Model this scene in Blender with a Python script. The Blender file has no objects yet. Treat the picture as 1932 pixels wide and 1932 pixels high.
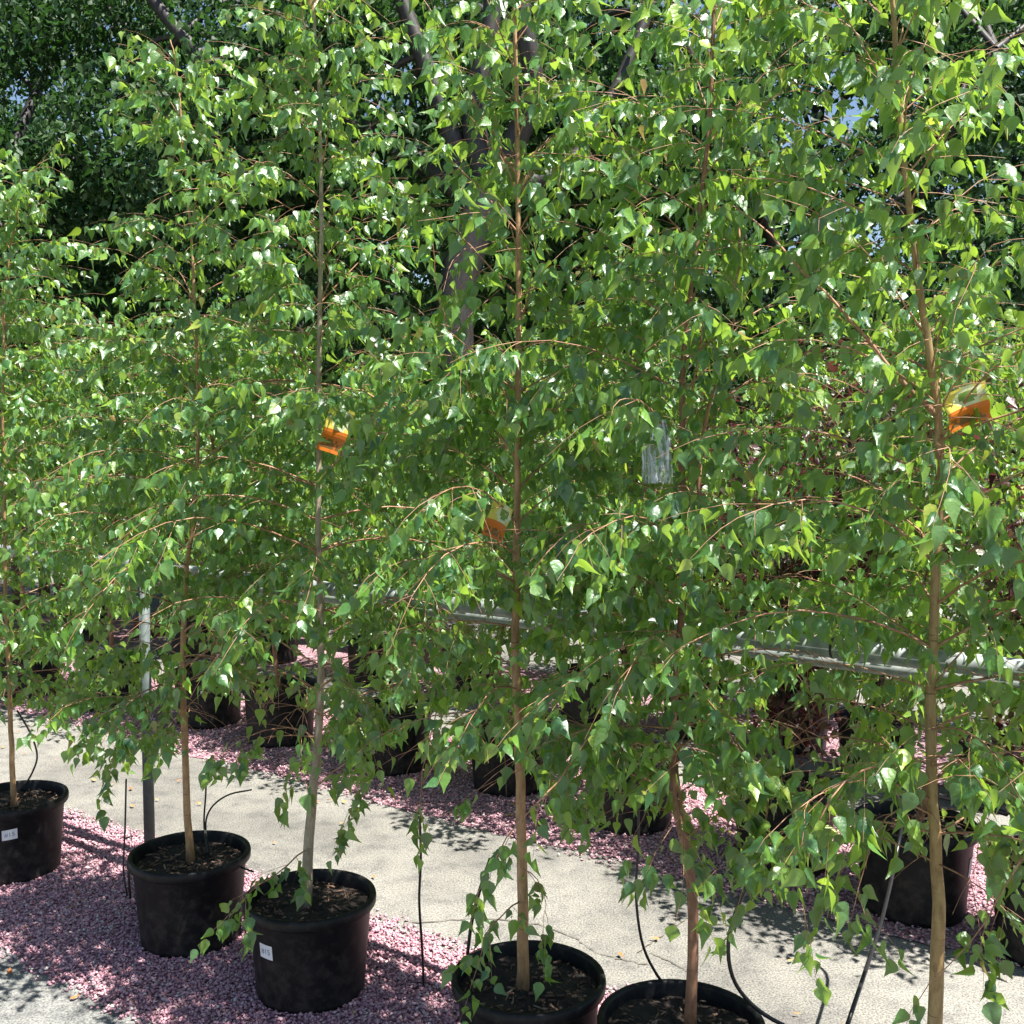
import bpy, math, random
import numpy as np
from mathutils import Vector
S = bpy.context.scene
COL = S.collection
R = math.radians
# ------------------------------------------------------------------ camera, sky, sun, exposure
H, PITCH, FPX = 1.87, R(3.8), 2030.0
cam = bpy.data.cameras.new('camera'); co = bpy.data.objects.new('camera', cam); COL.objects.link(co)
co.location = (0, 0, H); co.rotation_euler = (R(90) - PITCH, 0, 0)
cam.sensor_width = 36; cam.lens = 36 * FPX / 1932; cam.clip_start = .05; cam.clip_end = 500
S.camera = co
W = bpy.data.worlds.new('World'); S.world = W; W.use_nodes = True
SUN_EL, SUN_H = R(66), Vector((1, -.55, 0)).normalized()      # horizontal direction towards the sun
sky = W.node_tree.nodes.new('ShaderNodeTexSky'); sky.sky_type = 'NISHITA'; sky.sun_disc = False
sky.sun_elevation = SUN_EL; sky.sun_rotation = math.atan2(SUN_H.x, SUN_H.y); sky.dust_density = .6
bgn = W.node_tree.nodes['Background']; bgn.inputs['Strength'].default_value = .058
W.node_tree.links.new(sky.outputs[0], bgn.inputs[0])
sl = bpy.data.lights.new('sun', 'SUN'); sl.energy = 5.0; sl.angle = R(.53); sl.color = (1, .96, .90)
so = bpy.data.objects.new('sun', sl); COL.objects.link(so)
sd = SUN_H * math.cos(SUN_EL) + Vector((0, 0, math.sin(SUN_EL)))
so.rotation_euler = sd.to_track_quat('Z', 'Y').to_euler()
S.view_settings.view_transform = 'Standard'; S.view_settings.look = 'None'
S.view_settings.exposure = 1.5; S.view_settings.gamma = 1
S.render.engine = 'CYCLES'
S.cycles.max_bounces = 6; S.cycles.transmission_bounces = 4; S.cycles.diffuse_bounces = 4

# ------------------------------------------------------------------ helpers
_f = Vector((0, math.cos(PITCH), -math.sin(PITCH))); _u = Vector((0, math.sin(PITCH), math.cos(PITCH)))
def ray(px, py):
    return _f + Vector((1, 0, 0)) * ((px - 966) / FPX) + _u * (-(py - 966) / FPX)
def at(px, py, Y):
    d = ray(px, py); return Vector((0, 0, H)) + d * (Y / d.y)
def gnd(px, py, z=0.):
    d = ray(px, py); return Vector((0, 0, H)) + d * ((z - H) / d.z)

def mat(name):
    m = bpy.data.materials.new(name); m.use_nodes = True
    nt = m.node_tree; return m, nt, nt.nodes['Principled BSDF']
def N(nt, t, **kw):
    n = nt.nodes.new(t)
    for k, v in kw.items():
        if k in n.inputs.keys(): n.inputs[k].default_value = v
        else: setattr(n, k, v)
    return n
def ramp(nt, stops, fac):
    r = nt.nodes.new('ShaderNodeValToRGB'); e = r.color_ramp.elements
    while len(e) < len(stops): e.new(.5)
    for i, (p, c) in enumerate(stops): e[i].position = p; e[i].color = (*c, 1)
    nt.links.new(fac, r.inputs[0]); return r
def mixc(nt, a, b, fac, mode='MIX'):
    m = nt.nodes.new('ShaderNodeMix'); m.data_type = 'RGBA'; m.blend_type = mode
    for s, v in ((6, a), (7, b), (0, fac)):
        if isinstance(v, (int, float)): m.inputs[s].default_value = v
        elif isinstance(v, tuple): m.inputs[s].default_value = (*v, 1)
        else: nt.links.new(v, m.inputs[s])
    return m.outputs[2]
def bump(nt, b, h, strength, dist):
    n = nt.nodes.new('ShaderNodeBump'); n.inputs['Strength'].default_value = strength; n.inputs['Distance'].default_value = dist
    nt.links.new(h, n.inputs['Height']); nt.links.new(n.outputs[0], b.inputs['Normal'])
def objco(nt): return nt.nodes.new('ShaderNodeTexCoord').outputs['Object']
def noise(nt, scale, detail=4, rough=.55, vec=None):
    n = N(nt, 'ShaderNodeTexNoise'); n.inputs['Scale'].default_value = scale; n.inputs['Detail'].default_value = detail; n.inputs['Roughness'].default_value = rough
    nt.links.new(vec if vec else objco(nt), n.inputs['Vector']); return n

def leaf_mat(name, stops, trans, spec_rough=.36, tf=.42, spec=.5):
    m, nt, b = mat(name)
    at_ = nt.nodes.new('ShaderNodeAttribute'); at_.attribute_name = 'leaf_tone'
    c = ramp(nt, stops, at_.outputs['Fac'])
    geo = nt.nodes.new('ShaderNodeNewGeometry')
    under = mixc(nt, c.outputs[0], (.16, .26, .10), .35)
    fc = mixc(nt, c.outputs[0], under, geo.outputs['Backfacing'])
    nt.links.new(fc, b.inputs['Base Color'])
    b.inputs['Roughness'].default_value = spec_rough; b.inputs['Specular IOR Level'].default_value = spec
    n = noise(nt, 55, 2); bump(nt, b, n.outputs[0], .6, .006)
    tr = nt.nodes.new('ShaderNodeBsdfTranslucent')
    t2 = mixc(nt, c.outputs[0], trans, .6); nt.links.new(t2, tr.inputs[0])
    mx = nt.nodes.new('ShaderNodeMixShader'); mx.inputs[0].default_value = tf
    nt.links.new(b.outputs[0], mx.inputs[1]); nt.links.new(tr.outputs[0], mx.inputs[2])
    nt.links.new(mx.outputs[0], nt.nodes['Material Output'].inputs[0]); return m
M_leaf = leaf_mat('birch_leaf', [(0, (.012, .060, .028)), (.35, (.038, .150, .042)), (.68, (.14, .31, .045)), (.9, (.31, .46, .05)), (.985, (.44, .46, .08)), (1, (.30, .17, .06))], (.54, .78, .06), .42, .43, 1.25)
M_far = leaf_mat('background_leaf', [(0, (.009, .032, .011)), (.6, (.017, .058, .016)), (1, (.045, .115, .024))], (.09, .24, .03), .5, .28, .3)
M_purple = leaf_mat('purple_leaf', [(0, (.035, .010, .014)), (.7, (.075, .018, .024)), (.9, (.05, .09, .03)), (1, (.25, .07, .05))], (.25, .05, .05), .4, .3)
def bark_mat(name, c1, c2, c3):
    m, nt, b = mat(name)
    mp = nt.nodes.new('ShaderNodeMapping'); mp.inputs['Scale'].default_value = (1, 1, .35)
    nt.links.new(objco(nt), mp.inputs[0])
    n = noise(nt, 60, 5, .6, mp.outputs[0]); r = ramp(nt, [(.3, c1), (.5, c2), (.7, c3)], n.outputs[0])
    mp2 = nt.nodes.new('ShaderNodeMapping'); mp2.inputs['Scale'].default_value = (1, 1, 9)
    nt.links.new(objco(nt), mp2.inputs[0]); n2 = noise(nt, 14, 3, .5, mp2.outputs[0])
    r2 = ramp(nt, [(.63, (0, 0, 0)), (.72, (.8, .8, .8))], n2.outputs[0])
    nt.links.new(mixc(nt, r.outputs[0], tuple(x * .45 for x in c1), r2.outputs[0]), b.inputs['Base Color'])
    b.inputs['Roughness'].default_value = .6; bump(nt, b, n.outputs[0], .4, .003); return m
M_tan = bark_mat('tan_birch_bark', (.22, .12, .055), (.36, .21, .10), (.46, .29, .15))
M_grey = bark_mat('grey_birch_bark', (.19, .15, .10), (.31, .25, .175), (.42, .36, .27))
M_brown = bark_mat('red_brown_birch_bark', (.12, .055, .03), (.22, .11, .06), (.33, .18, .11))
M_olive = bark_mat('olive_birch_bark', (.20, .12, .05), (.33, .22, .09), (.42, .30, .14))
M_twig = bark_mat('birch_twig_bark', (.20, .09, .05), (.34, .18, .10), (.46, .28, .17))
M_oldbark = bark_mat('old_tree_bark', (.014, .011, .010), (.026, .022, .019), (.048, .042, .036))

m, nt, b = mat('black_pot_plastic'); M_pot = m
n = noise(nt, 9, 5, .6); r = ramp(nt, [(.35, (.0045, .0048, .006)), (.62, (.008, .0085, .010)), (.8, (.020, .019, .018))], n.outputs[0])
n5 = noise(nt, 26, 6, .7); dz = nt.nodes.new('ShaderNodeSeparateXYZ'); nt.links.new(objco(nt), dz.inputs[0])
gz = N(nt, 'ShaderNodeMapRange'); gz.inputs['From Min'].default_value = 0; gz.inputs['From Max'].default_value = .30; gz.inputs['To Min'].default_value = .10; gz.inputs['To Max'].default_value = -.03; nt.links.new(dz.outputs[2], gz.inputs[0])
ad = nt.nodes.new('ShaderNodeMath'); nt.links.new(n5.outputs[0], ad.inputs[0]); nt.links.new(gz.outputs[0], ad.inputs[1]); rd_ = ramp(nt, [(.50, (0, 0, 0)), (.72, (.55, .55, .55))], ad.outputs[0])
nt.links.new(mixc(nt, r.outputs[0], (.060, .050, .044), rd_.outputs[0]), b.inputs['Base Color']); b.inputs['Roughness'].default_value = .48; b.inputs['Specular IOR Level'].default_value = .25
n2 = noise(nt, 220, 3); bump(nt, b, n2.outputs[0], .15, .001)
m, nt, b = mat('potting_soil'); M_soil = m
n = noise(nt, 70, 6, .7); r = ramp(nt, [(.35, (.012, .009, .007)), (.6, (.04, .028, .02)), (.75, (.10, .07, .05))], n.outputs[0])
nt.links.new(r.outputs[0], b.inputs['Base Color']); b.inputs['Roughness'].default_value = .95; bump(nt, b, n.outputs[0], 1, .01)
def attr_mat(name, stops, rough, attr='chip_tone', bumps=None):
    m, nt, b = mat(name); a = nt.nodes.new('ShaderNodeAttribute'); a.attribute_name = attr
    r = ramp(nt, stops, a.outputs['Fac']); nt.links.new(r.outputs[0], b.inputs['Base Color']); b.inputs['Roughness'].default_value = rough; return m
M_bark = attr_mat('bark_chips', [(0, (.06, .035, .022)), (.6, (.19, .11, .07)), (1, (.42, .32, .24))], .85)
PINK = [(0, (.24, .115, .14)), (.25, (.42, .21, .255)), (.55, (.54, .295, .345)), (.82, (.60, .39, .425)), (.95, (.60, .46, .46)), (1, (.62, .56, .53))]
M_chip = attr_mat('pink_gravel_chips', PINK, .8)
M_litter = attr_mat('dry_leaf_litter', [(0, (.35, .10, .03)), (.6, (.45, .25, .08)), (1, (.35, .40, .10))], .7)
m, nt, b = mat('pink_gravel_bed'); M_gravel = m
v = N(nt, 'ShaderNodeTexVoronoi'); v.inputs['Scale'].default_value = 75; nt.links.new(objco(nt), v.inputs['Vector'])
sep = nt.nodes.new('ShaderNodeSeparateColor'); nt.links.new(v.outputs['Color'], sep.inputs[0])
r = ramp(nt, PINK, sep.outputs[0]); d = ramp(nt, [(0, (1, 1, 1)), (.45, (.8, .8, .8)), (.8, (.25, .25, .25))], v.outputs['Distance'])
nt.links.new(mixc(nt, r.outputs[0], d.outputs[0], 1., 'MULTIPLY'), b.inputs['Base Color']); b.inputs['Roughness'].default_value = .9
inv = nt.nodes.new('ShaderNodeMath'); inv.operation = 'MULTIPLY'; inv.inputs[1].default_value = -1; nt.links.new(v.outputs['Distance'], inv.inputs[0]); bump(nt, b, inv.outputs[0], 1, .012)
def concrete(name, a, c, e):
    m, nt, b = mat(name)
    n1 = noise(nt, .9, 6, .6); n2 = noise(nt, 130, 5, .85); n3 = noise(nt, 9, 5, .65)
    base = ramp(nt, [(.36, a), (.5, c), (.64, e)], n1.outputs[0])
    g = ramp(nt, [(.40, (.30, .29, .28)), (.48, (.88, .88, .88)), (.58, (1.5, 1.46, 1.38))], n2.outputs[0])
    s = ramp(nt, [(.36, (.58, .58, .60)), (.47, (.92, .92, .92)), (.6, (1.08, 1.07, 1.05))], n3.outputs[0])
    x = mixc(nt, base.outputs[0], g.outputs[0], 1., 'MULTIPLY'); x = mixc(nt, x, s.outputs[0], .7, 'MULTIPLY')
    nt.links.new(x, b.inputs['Base Color']); b.inputs['Roughness'].default_value = .9; bump(nt, b, n2.outputs[0], .5, .003); return m
M_conc = concrete('weathered_concrete', (.125, .122, .112), (.185, .180, .163), (.225, .219, .199))
M_pave = concrete('grey_pavement', (.13, .135, .133), (.17, .175, .168), (.20, .20, .193))
m, nt, b = mat('painted_steel_pipe'); M_pipe = m
n = noise(nt, 30, 5); r = ramp(nt, [(.35, (.20, .225, .22)), (.6, (.33, .36, .35)), (.75, (.42, .45, .44))], n.outputs[0]); nt.links.new(r.outputs[0], b.inputs['Base Color'])
b.inputs['Roughness'].default_value = .7
def plain(name, c, rough=.6, metal=0., var=.25, scale=30):
    m, nt, b = mat(name); n = noise(nt, scale, 4)
    r = ramp(nt, [(.3, tuple(x * (1 - var) for x in c)), (.7, tuple(min(1, x * (1 + var)) for x in c))], n.outputs[0])
    nt.links.new(r.outputs[0], b.inputs['Base Color']); b.inputs['Roughness'].default_value = rough; b.inputs['Metallic'].default_value = metal; return m
M_post = plain('grey_green_post', (.085, .11, .105), .65); M_joint = plain('dark_pipe_joint', (.03, .03, .03))
M_tube = plain('black_drip_tube', (.013, .013, .014), .32); M_crack = plain('crack_dirt', (.10, .085, .065), .95)
M_white = plain('white_sticker', (.72, .72, .76), .45, var=.06); M_ink = plain('grey_print', (.20, .20, .30), .6)
M_wood = plain('weathered_timber', (.14, .085, .05), .8); M_brick = plain('brick_red', (.16, .05, .035), .9)
def trans_card(name, c, f=.45):
    m, nt, b = mat(name); b.inputs['Base Color'].default_value = (*c, 1); b.inputs['Roughness'].default_value = .35
    n = noise(nt, 200, 3); bump(nt, b, n.outputs[0], .2, .001)
    tr = nt.nodes.new('ShaderNodeBsdfTranslucent'); tr.inputs[0].default_value = (*c, 1)
    mx = nt.nodes.new('ShaderNodeMixShader'); mx.inputs[0].default_value = f
    nt.links.new(b.outputs[0], mx.inputs[1]); nt.links.new(tr.outputs[0], mx.inputs[2]); nt.links.new(mx.outputs[0], nt.nodes['Material Output'].inputs[0]); return m
M_ty, M_tg, M_to, M_tb, M_tw = (trans_card(*a) for a in (('tag_yellow', (.85, .72, .14)), ('tag_green', (.22, .36, .08)), ('tag_orange', (.80, .22, .03)), ('tag_text', (.28, .15, .06)), ('tag_pale', (.80, .84, .55))))
m, nt, b = mat('clear_plastic_film'); M_film = m
b.inputs['Base Color'].default_value = (.75, .8, .92, 1); b.inputs['Roughness'].default_value = .12
tp = nt.nodes.new('ShaderNodeBsdfTransparent'); mx = nt.nodes.new('ShaderNodeMixShader'); nst = noise(nt, 60, 3, .7); mps = nt.nodes.new('ShaderNodeMapping'); mps.inputs['Scale'].default_value = (1, 1, .12); nt.links.new(objco(nt), mps.inputs[0]); nt.links.new(mps.outputs[0], nst.inputs['Vector']); rst = ramp(nt, [(.42, (.06, .06, .06)), (.6, (.75, .75, .75))], nst.outputs[0]); nt.links.new(rst.outputs[0], mx.inputs[0])
nt.links.new(tp.outputs[0], mx.inputs[1]); nt.links.new(b.outputs[0], mx.inputs[2]); nt.links.new(mx.outputs[0], nt.nodes['Material Output'].inputs[0])

def link(name, me, m, parent=None):
    o = bpy.data.objects.new(name, me); COL.objects.link(o)
    if m is not None and not me.materials:
        for x in (m if isinstance(m, (list, tuple)) else [m]): me.materials.append(x)
    if parent: o.parent = parent
    return o
def thing(name, loc, label, cat, group=None):
    o = bpy.data.objects.new(name, None); COL.objects.link(o); o.location = loc; o.empty_display_size = .1
    o['label'] = label; o['category'] = cat
    if group: o['group'] = group
    return o
def tag(o, label, cat, group=None):
    o['label'] = label; o['category'] = cat
    if group: o['group'] = group
    return o
def mesh_np(name, V, F, attr=None, aname='leaf_tone', smooth=False):
    """V (n,3), F list of (m,k) int arrays"""
    me = bpy.data.meshes.new(name); V = np.asarray(V, np.float32)
    Fs = [np.asarray(f, np.int32) for f in F if len(f)]
    me.vertices.add(len(V)); me.vertices.foreach_set('co', V.ravel())
    tot = np.concatenate([np.full(len(f), f.shape[1], np.int32) for f in Fs]); li = np.concatenate([f.ravel() for f in Fs])
    me.loops.add(len(li)); me.loops.foreach_set('vertex_index', li)
    me.polygons.add(len(tot)); me.polygons.foreach_set('loop_start', np.concatenate([[0], np.cumsum(tot)[:-1]]).astype(np.int32))
    if smooth: me.polygons.foreach_set('use_smooth', np.ones(len(tot), bool))
    me.update(calc_edges=True)
    if attr is not None:
        a = me.attributes.new(aname, 'FLOAT', 'POINT'); a.data.foreach_set('value', np.asarray(attr, np.float32))
    return me
class Tubes:
    def __init__(s): s.V = []; s.F = []; s.n = 0
    def add(s, P, rad, k=5, cap=True):
        P = [Vector(p) for p in P]; n = len(P); base = s.n
        up = Vector((.3, .1, 1)).normalized(); prev = None
        for i, p in enumerate(P):
            t = (P[min(i + 1, n - 1)] - P[max(i - 1, 0)])
            t = t.normalized() if t.length > 1e-9 else Vector((0, 0, 1))
            a = (prev - t * prev.dot(t)) if prev is not None else t.cross(Vector((.9, .31, .2)))
            if a.length < 1e-6: a = t.orthogonal()
            a.normalize(); prev = a; bb = t.cross(a)
            r = rad[i] if hasattr(rad, '__len__') else rad
            for j in range(k):
                th = 2 * math.pi * j / k; s.V.append(p + a * (r * math.cos(th)) + bb * (r * math.sin(th)))
        for i in range(n - 1):
            for j in range(k):
                q = base + i * k; s.F.append((q + j, q + (j + 1) % k, q + k + (j + 1) % k, q + k + j))
        s.n += n * k
        if cap:
            for i0, sg in ((base, -1), (base + (n - 1) * k, 1)):
                c = sum((s.V[i0 + j] for j in range(k)), Vector()) / k; s.V.append(c); ci = s.n; s.n += 1
                for j in range(k):
                    a_, b_ = i0 + j, i0 + (j + 1) % k
                    s.F.append((a_, b_, ci, ci) if sg > 0 else (b_, a_, ci, ci))
    def mesh(s, name, smooth=True):
        Q = [f for f in s.F if f[2] != f[3]]; T = [f[:3] for f in s.F if f[2] == f[3]]
        return mesh_np(name, [tuple(v) for v in s.V], [np.array(Q), np.array(T)] if T else [np.array(Q)], smooth=smooth)
def smooth_path(P, n):
    P = [Vector(p) for p in P]
    if len(P) < 3:
        return [P[0].lerp(P[-1], i / (n - 1)) for i in range(n)]
    out = []
    E = [P[0] * 2 - P[1]] + P + [P[-1] * 2 - P[-2]]
    m = len(P) - 1
    for i in range(n):
        u = i / (n - 1) * m; k = min(int(u), m - 1); t = u - k
        a, b, c, d = E[k:k + 4]
        out.append(.5 * ((2 * b) + (c - a) * t + (2 * a - 5 * b + 4 * c - d) * t * t + (3 * b - a - 3 * c + d) * t ** 3))
    return out
def boxes(L):
    V = []; F = []
    for (x0, x1, y0, y1, z0, z1) in L:
        n = len(V); V += [(x0, y0, z0), (x1, y0, z0), (x1, y1, z0), (x0, y1, z0), (x0, y0, z1), (x1, y0, z1), (x1, y1, z1), (x0, y1, z1)]
        F += [(n, n+3, n+2, n+1), (n+4, n+5, n+6, n+7), (n, n+1, n+5, n+4), (n+1, n+2, n+6, n+5), (n+2, n+3, n+7, n+6), (n+3, n, n+4, n+7)]
    return V, np.array(F)

# ------------------------------------------------------------------ ground
def sheet(name, P, m, z):
    me = bpy.data.meshes.new(name); me.from_pydata([(x, y, z) for x, y in P], [], [tuple(range(len(P)))]); me.update()
    o = link(name, me, m); o['kind'] = 'structure'; return o
sheet('concrete_ground', [(-150, -60), (150, -60), (150, 200), (-150, 200)], M_conc, 0)
D = Vector((-1.43, 1, 0)).normalized()                       # direction of the rows, away to the left
NR = Vector((D.y, -D.x, 0)); NR = NR if NR.y > 0 else -NR    # across the rows, away from the camera
def off(p): return p.dot(NR)
def strip(name, n0, n1, z, s0=-8, s1=14, rnd=1, amp=.03):
    rg = random.Random(rnd); ss = [s0 + (s1 - s0) * i / 160 for i in range(161)]
    w = lambda a, s: amp * (math.sin(s * 3.1 + a) + .6 * math.sin(s * 7.7 + 2 * a) + rg.uniform(-.5, .5))
    lo = [(D * s + NR * (n0 + w(1, s))) for s in ss]; hi = [(D * s + NR * (n1 + w(4, s))) for s in ss]
    V = [(p.x, p.y, z) for p in lo + hi]; k = len(ss)
    o = link(name, mesh_np(name, V, [np.array([(i, i + 1, k + i + 1, k + i) if D.cross(NR).z > 0 else (i, k + i, k + i + 1, i + 1) for i in range(k - 1)])]), M_gravel); o['kind'] = 'structure'; return o
a0 = off(gnd(0, 1785)) * .5 + off(gnd(250, 1905)) * .5; a1 = off(gnd(120, 1548)) * .35 + off(gnd(870, 1790)) * .65
b0 = off(gnd(420, 1430)) * .4 + off(gnd(1400, 1695)) * .6; b1 = off(gnd(500, 1318)) * .5 + off(gnd(1300, 1488)) * .5
c0 = off(gnd(525, 1262)); c1 = off(gnd(1550, 1345)) * .5 + off(gnd(310, 1163)) * .5
strip('gravel_bed', a0, a1, .004, rnd=1); strip('gravel_bed', b0, b1, .004, rnd=2); strip('gravel_bed', c0, c1, .004, rnd=3)
# grey pavement this side of the first gravel bed
q0, q1 = D * -8 + NR * (a0 + .02), D * 14 + NR * (a0 + .02)
sheet('pavement', [(q0.x, q0.y), (q1.x, q1.y), (q1.x - NR.x * 8, q1.y - NR.y * 8), (q0.x - NR.x * 8, q0.y - NR.y * 8)][::(1 if D.cross(NR).z < 0 else -1)], M_pave, .002)
def in_view(P, mg=60):
    X, Y, Z = P[:, 0], P[:, 1], P[:, 2] - H
    zc = Y * math.cos(PITCH) - Z * math.sin(PITCH); yc = Y * math.sin(PITCH) + Z * math.cos(PITCH)
    px = 966 + FPX * X / np.maximum(zc, .01); py = 966 - FPX * yc / np.maximum(zc, .01)
    return (zc > .3) & (px > -mg) & (px < 1932 + mg) & (py > -mg) & (py < 1932 + mg)
def chips(name, n0, n1, count, seed, size=(.006, .012)):
    rg = np.random.default_rng(seed); s = rg.uniform(-4, 9, count * 9); n = rg.uniform(n0 - .03, n1 + .03, count * 9)
    edge = np.minimum(n - n0, n1 - n); n = n + np.where(edge < .04, rg.normal(0, .03, len(n)), 0)
    C = np.stack([D.x * s + NR.x * n, D.y * s + NR.y * n, np.zeros_like(s)], 1); C = C[in_view(C)][:count]; k = len(C)
    base = np.array([(1, 0, 0), (0, 1, 0), (-1, 0, 0), (0, -1, 0), (.3, .2, 1), (0, 0, -1)], float)
    sc = rg.uniform(*size, (k, 1, 1)) * rg.uniform(.6, 1.3, (k, 6, 3)); sc[:, :, 2] *= .7
    V = base[None] * sc; th = rg.uniform(0, 6.28, k); c, s_ = np.cos(th), np.sin(th)
    V = np.stack([V[:, :, 0] * c[:, None] - V[:, :, 1] * s_[:, None], V[:, :, 0] * s_[:, None] + V[:, :, 1] * c[:, None], V[:, :, 2] + V[:, :, 0] * rg.uniform(-.5, .5, k)[:, None]], 2)
    V += C[:, None, :]; V[:, :, 2] += rg.uniform(.004, .014, k)[:, None]
    f = np.array([(0, 1, 4), (1, 2, 4), (2, 3, 4), (3, 0, 4), (1, 0, 5), (2, 1, 5), (3, 2, 5), (0, 3, 5)])
    F = (f[None] + (np.arange(k) * 6)[:, None, None]).reshape(-1, 3)
    tone = np.clip(rg.normal(.5, .27, k), 0, 1)
    o = link(name, mesh_np(name, V.reshape(-1, 3), [F], np.repeat(tone, 6), 'chip_tone'), M_chip); o['kind'] = 'stuff'; o['label'] = 'loose pink gravel chips'; return o
chips('gravel_chips', a0, a1, 40000, 3, (.0045, .0095))['label'] = 'loose pink gravel chips under the front row of pots'
chips('gravel_chips', b0, b1, 26000, 4, (.005, .010))['label'] = 'loose pink gravel chips under the second row of pots'
# crack lines in the concrete
tb = Tubes(); rg = random.Random(5)
def crack(pts):
    P = smooth_path([gnd(x, y, .0) for x, y in pts], 26)
    V = []; 
    for i, p in enumerate(P):
        j = Vector((rg.uniform(-.006, .006), rg.uniform(-.006, .006), 0)); w = rg.uniform(.0015, .004)
        V += [p + j + Vector((0, w, .004)), p + j + Vector((0, -w, .004))]
    return V
CV = []; CF = []
for pts in ([(1085, 1772), (1130, 1800), (1175, 1812), (1225, 1822)], [(780, 1742), (850, 1738), (905, 1735), (1010, 1745), (1085, 1772)], [(1230, 1800), (1290, 1830), (1330, 1862)], [(1200, 1802), (1260, 1760), (1330, 1712)]):
    v = crack(pts); n = len(CV); CV += v; CF += [(n + 2 * i + 1, n + 2 * i + 3, n + 2 * i + 2, n + 2 * i) for i in range(len(v) // 2 - 1)]
o = link('concrete_crack', mesh_np('concrete_crack', [tuple(v) for v in CV], [np.array(CF)]), M_crack); o['kind'] = 'structure'

# ------------------------------------------------------------------ trees
def leaf_template(lod):
    if lod == 0: ts = [0, .08, .25, .45, .70, 1]; ws = [0, .25, .39, .31, .12, 0]
    elif lod == 1: ts = [0, .24, .6, 1]; ws = [0, .39, .20, 0]
    else: ts = [0, .38, 1]; ws = [0, .36, 0]
    V = []; mid = []; lf = []; rt = []
    for t, w in zip(ts, ws):
        cu = .16 * t * t; mid.append(len(V)); V.append((0, -cu, -t))
        if w > 0:
            lf.append(len(V)); V.append((-w, .22 * w - cu, -t + .06 * w)); rt.append(len(V)); V.append((w, .22 * w - cu, -t + .06 * w))
        else: lf.append(None); rt.append(None)
    T = []; Q = []; n = len(ts)
    for i in range(n - 1):
        if lf[i] is None: T += [(mid[i], mid[i + 1], rt[i + 1]), (mid[i], lf[i + 1], mid[i + 1])]
        elif lf[i + 1] is None: T += [(mid[i], mid[i + 1], rt[i]), (mid[i], lf[i], mid[i + 1])]
        else: Q += [(mid[i], mid[i + 1], rt[i + 1], rt[i]), (mid[i], lf[i], lf[i + 1], mid[i + 1])]
    return np.array(V, float), np.array(T), np.array(Q) if Q else np.zeros((0, 4), int)
TPL = [leaf_template(i) for i in range(3)]
CLEAR = []
def leaves_mesh(name, P, Dn, seed, size, lod, young=None, wide=.84):
    rg = np.random.default_rng(seed); P = np.asarray(P, float); Dn = np.asarray(Dn, float); k = len(P)
    V0, T, Q = TPL[lod]
    z = -Dn / np.linalg.norm(Dn, axis=1, keepdims=True)
    rv = rg.normal(size=(k, 3)); rv[:, 2] += .15
    if lod == 0 and len(CLEAR):
        kp = np.ones(k, bool); C0 = np.array([0, 0, H])
        for (q, rad_, near, pr) in CLEAR:
            v = C0 - np.array(q); v /= np.linalg.norm(v); w_ = P - np.array(q) - np.array([0, 0, -.02]); tt = w_ @ v
            dd = np.linalg.norm(w_ - tt[:, None] * v, axis=1); kp &= ~((tt > -.01) & (tt < near) & (dd < rad_) & (rg.random(k) < pr))
        P, Dn, z, rv = P[kp], Dn[kp], z[kp], rv[kp]; young = None if young is None else np.asarray(young)[kp]; k = len(P)
    x = np.cross(z, rv); x /= np.linalg.norm(x, axis=1, keepdims=True); y = np.cross(z, x)
    L = (size[0] * .75 + (size[1] * 1.12 - size[0] * .75) * rg.beta(2.2, 2, k))[:, None, None]
    V = V0[None] * L; V[:, :, 0] *= wide * rg.uniform(.8, 1.1, k)[:, None]; V[:, :, 1] *= rg.uniform(.3, 2.8, k)[:, None]
    V = V[:, :, 0:1] * x[:, None] + V[:, :, 1:2] * y[:, None] + V[:, :, 2:3] * z[:, None] + P[:, None]
    nv = len(V0); offs = (np.arange(k) * nv)[:, None, None]
    tone = np.clip(rg.beta(2.2, 2.6, k) * .9 + (0 if young is None else np.asarray(young)), 0, 1)
    Fs = [(T[None] + offs).reshape(-1, 3)] + ([(Q[None] + offs).reshape(-1, 4)] if len(Q) else [])
    return mesh_np(name, V.reshape(-1, 3), Fs, np.repeat(tone, nv))

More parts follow.
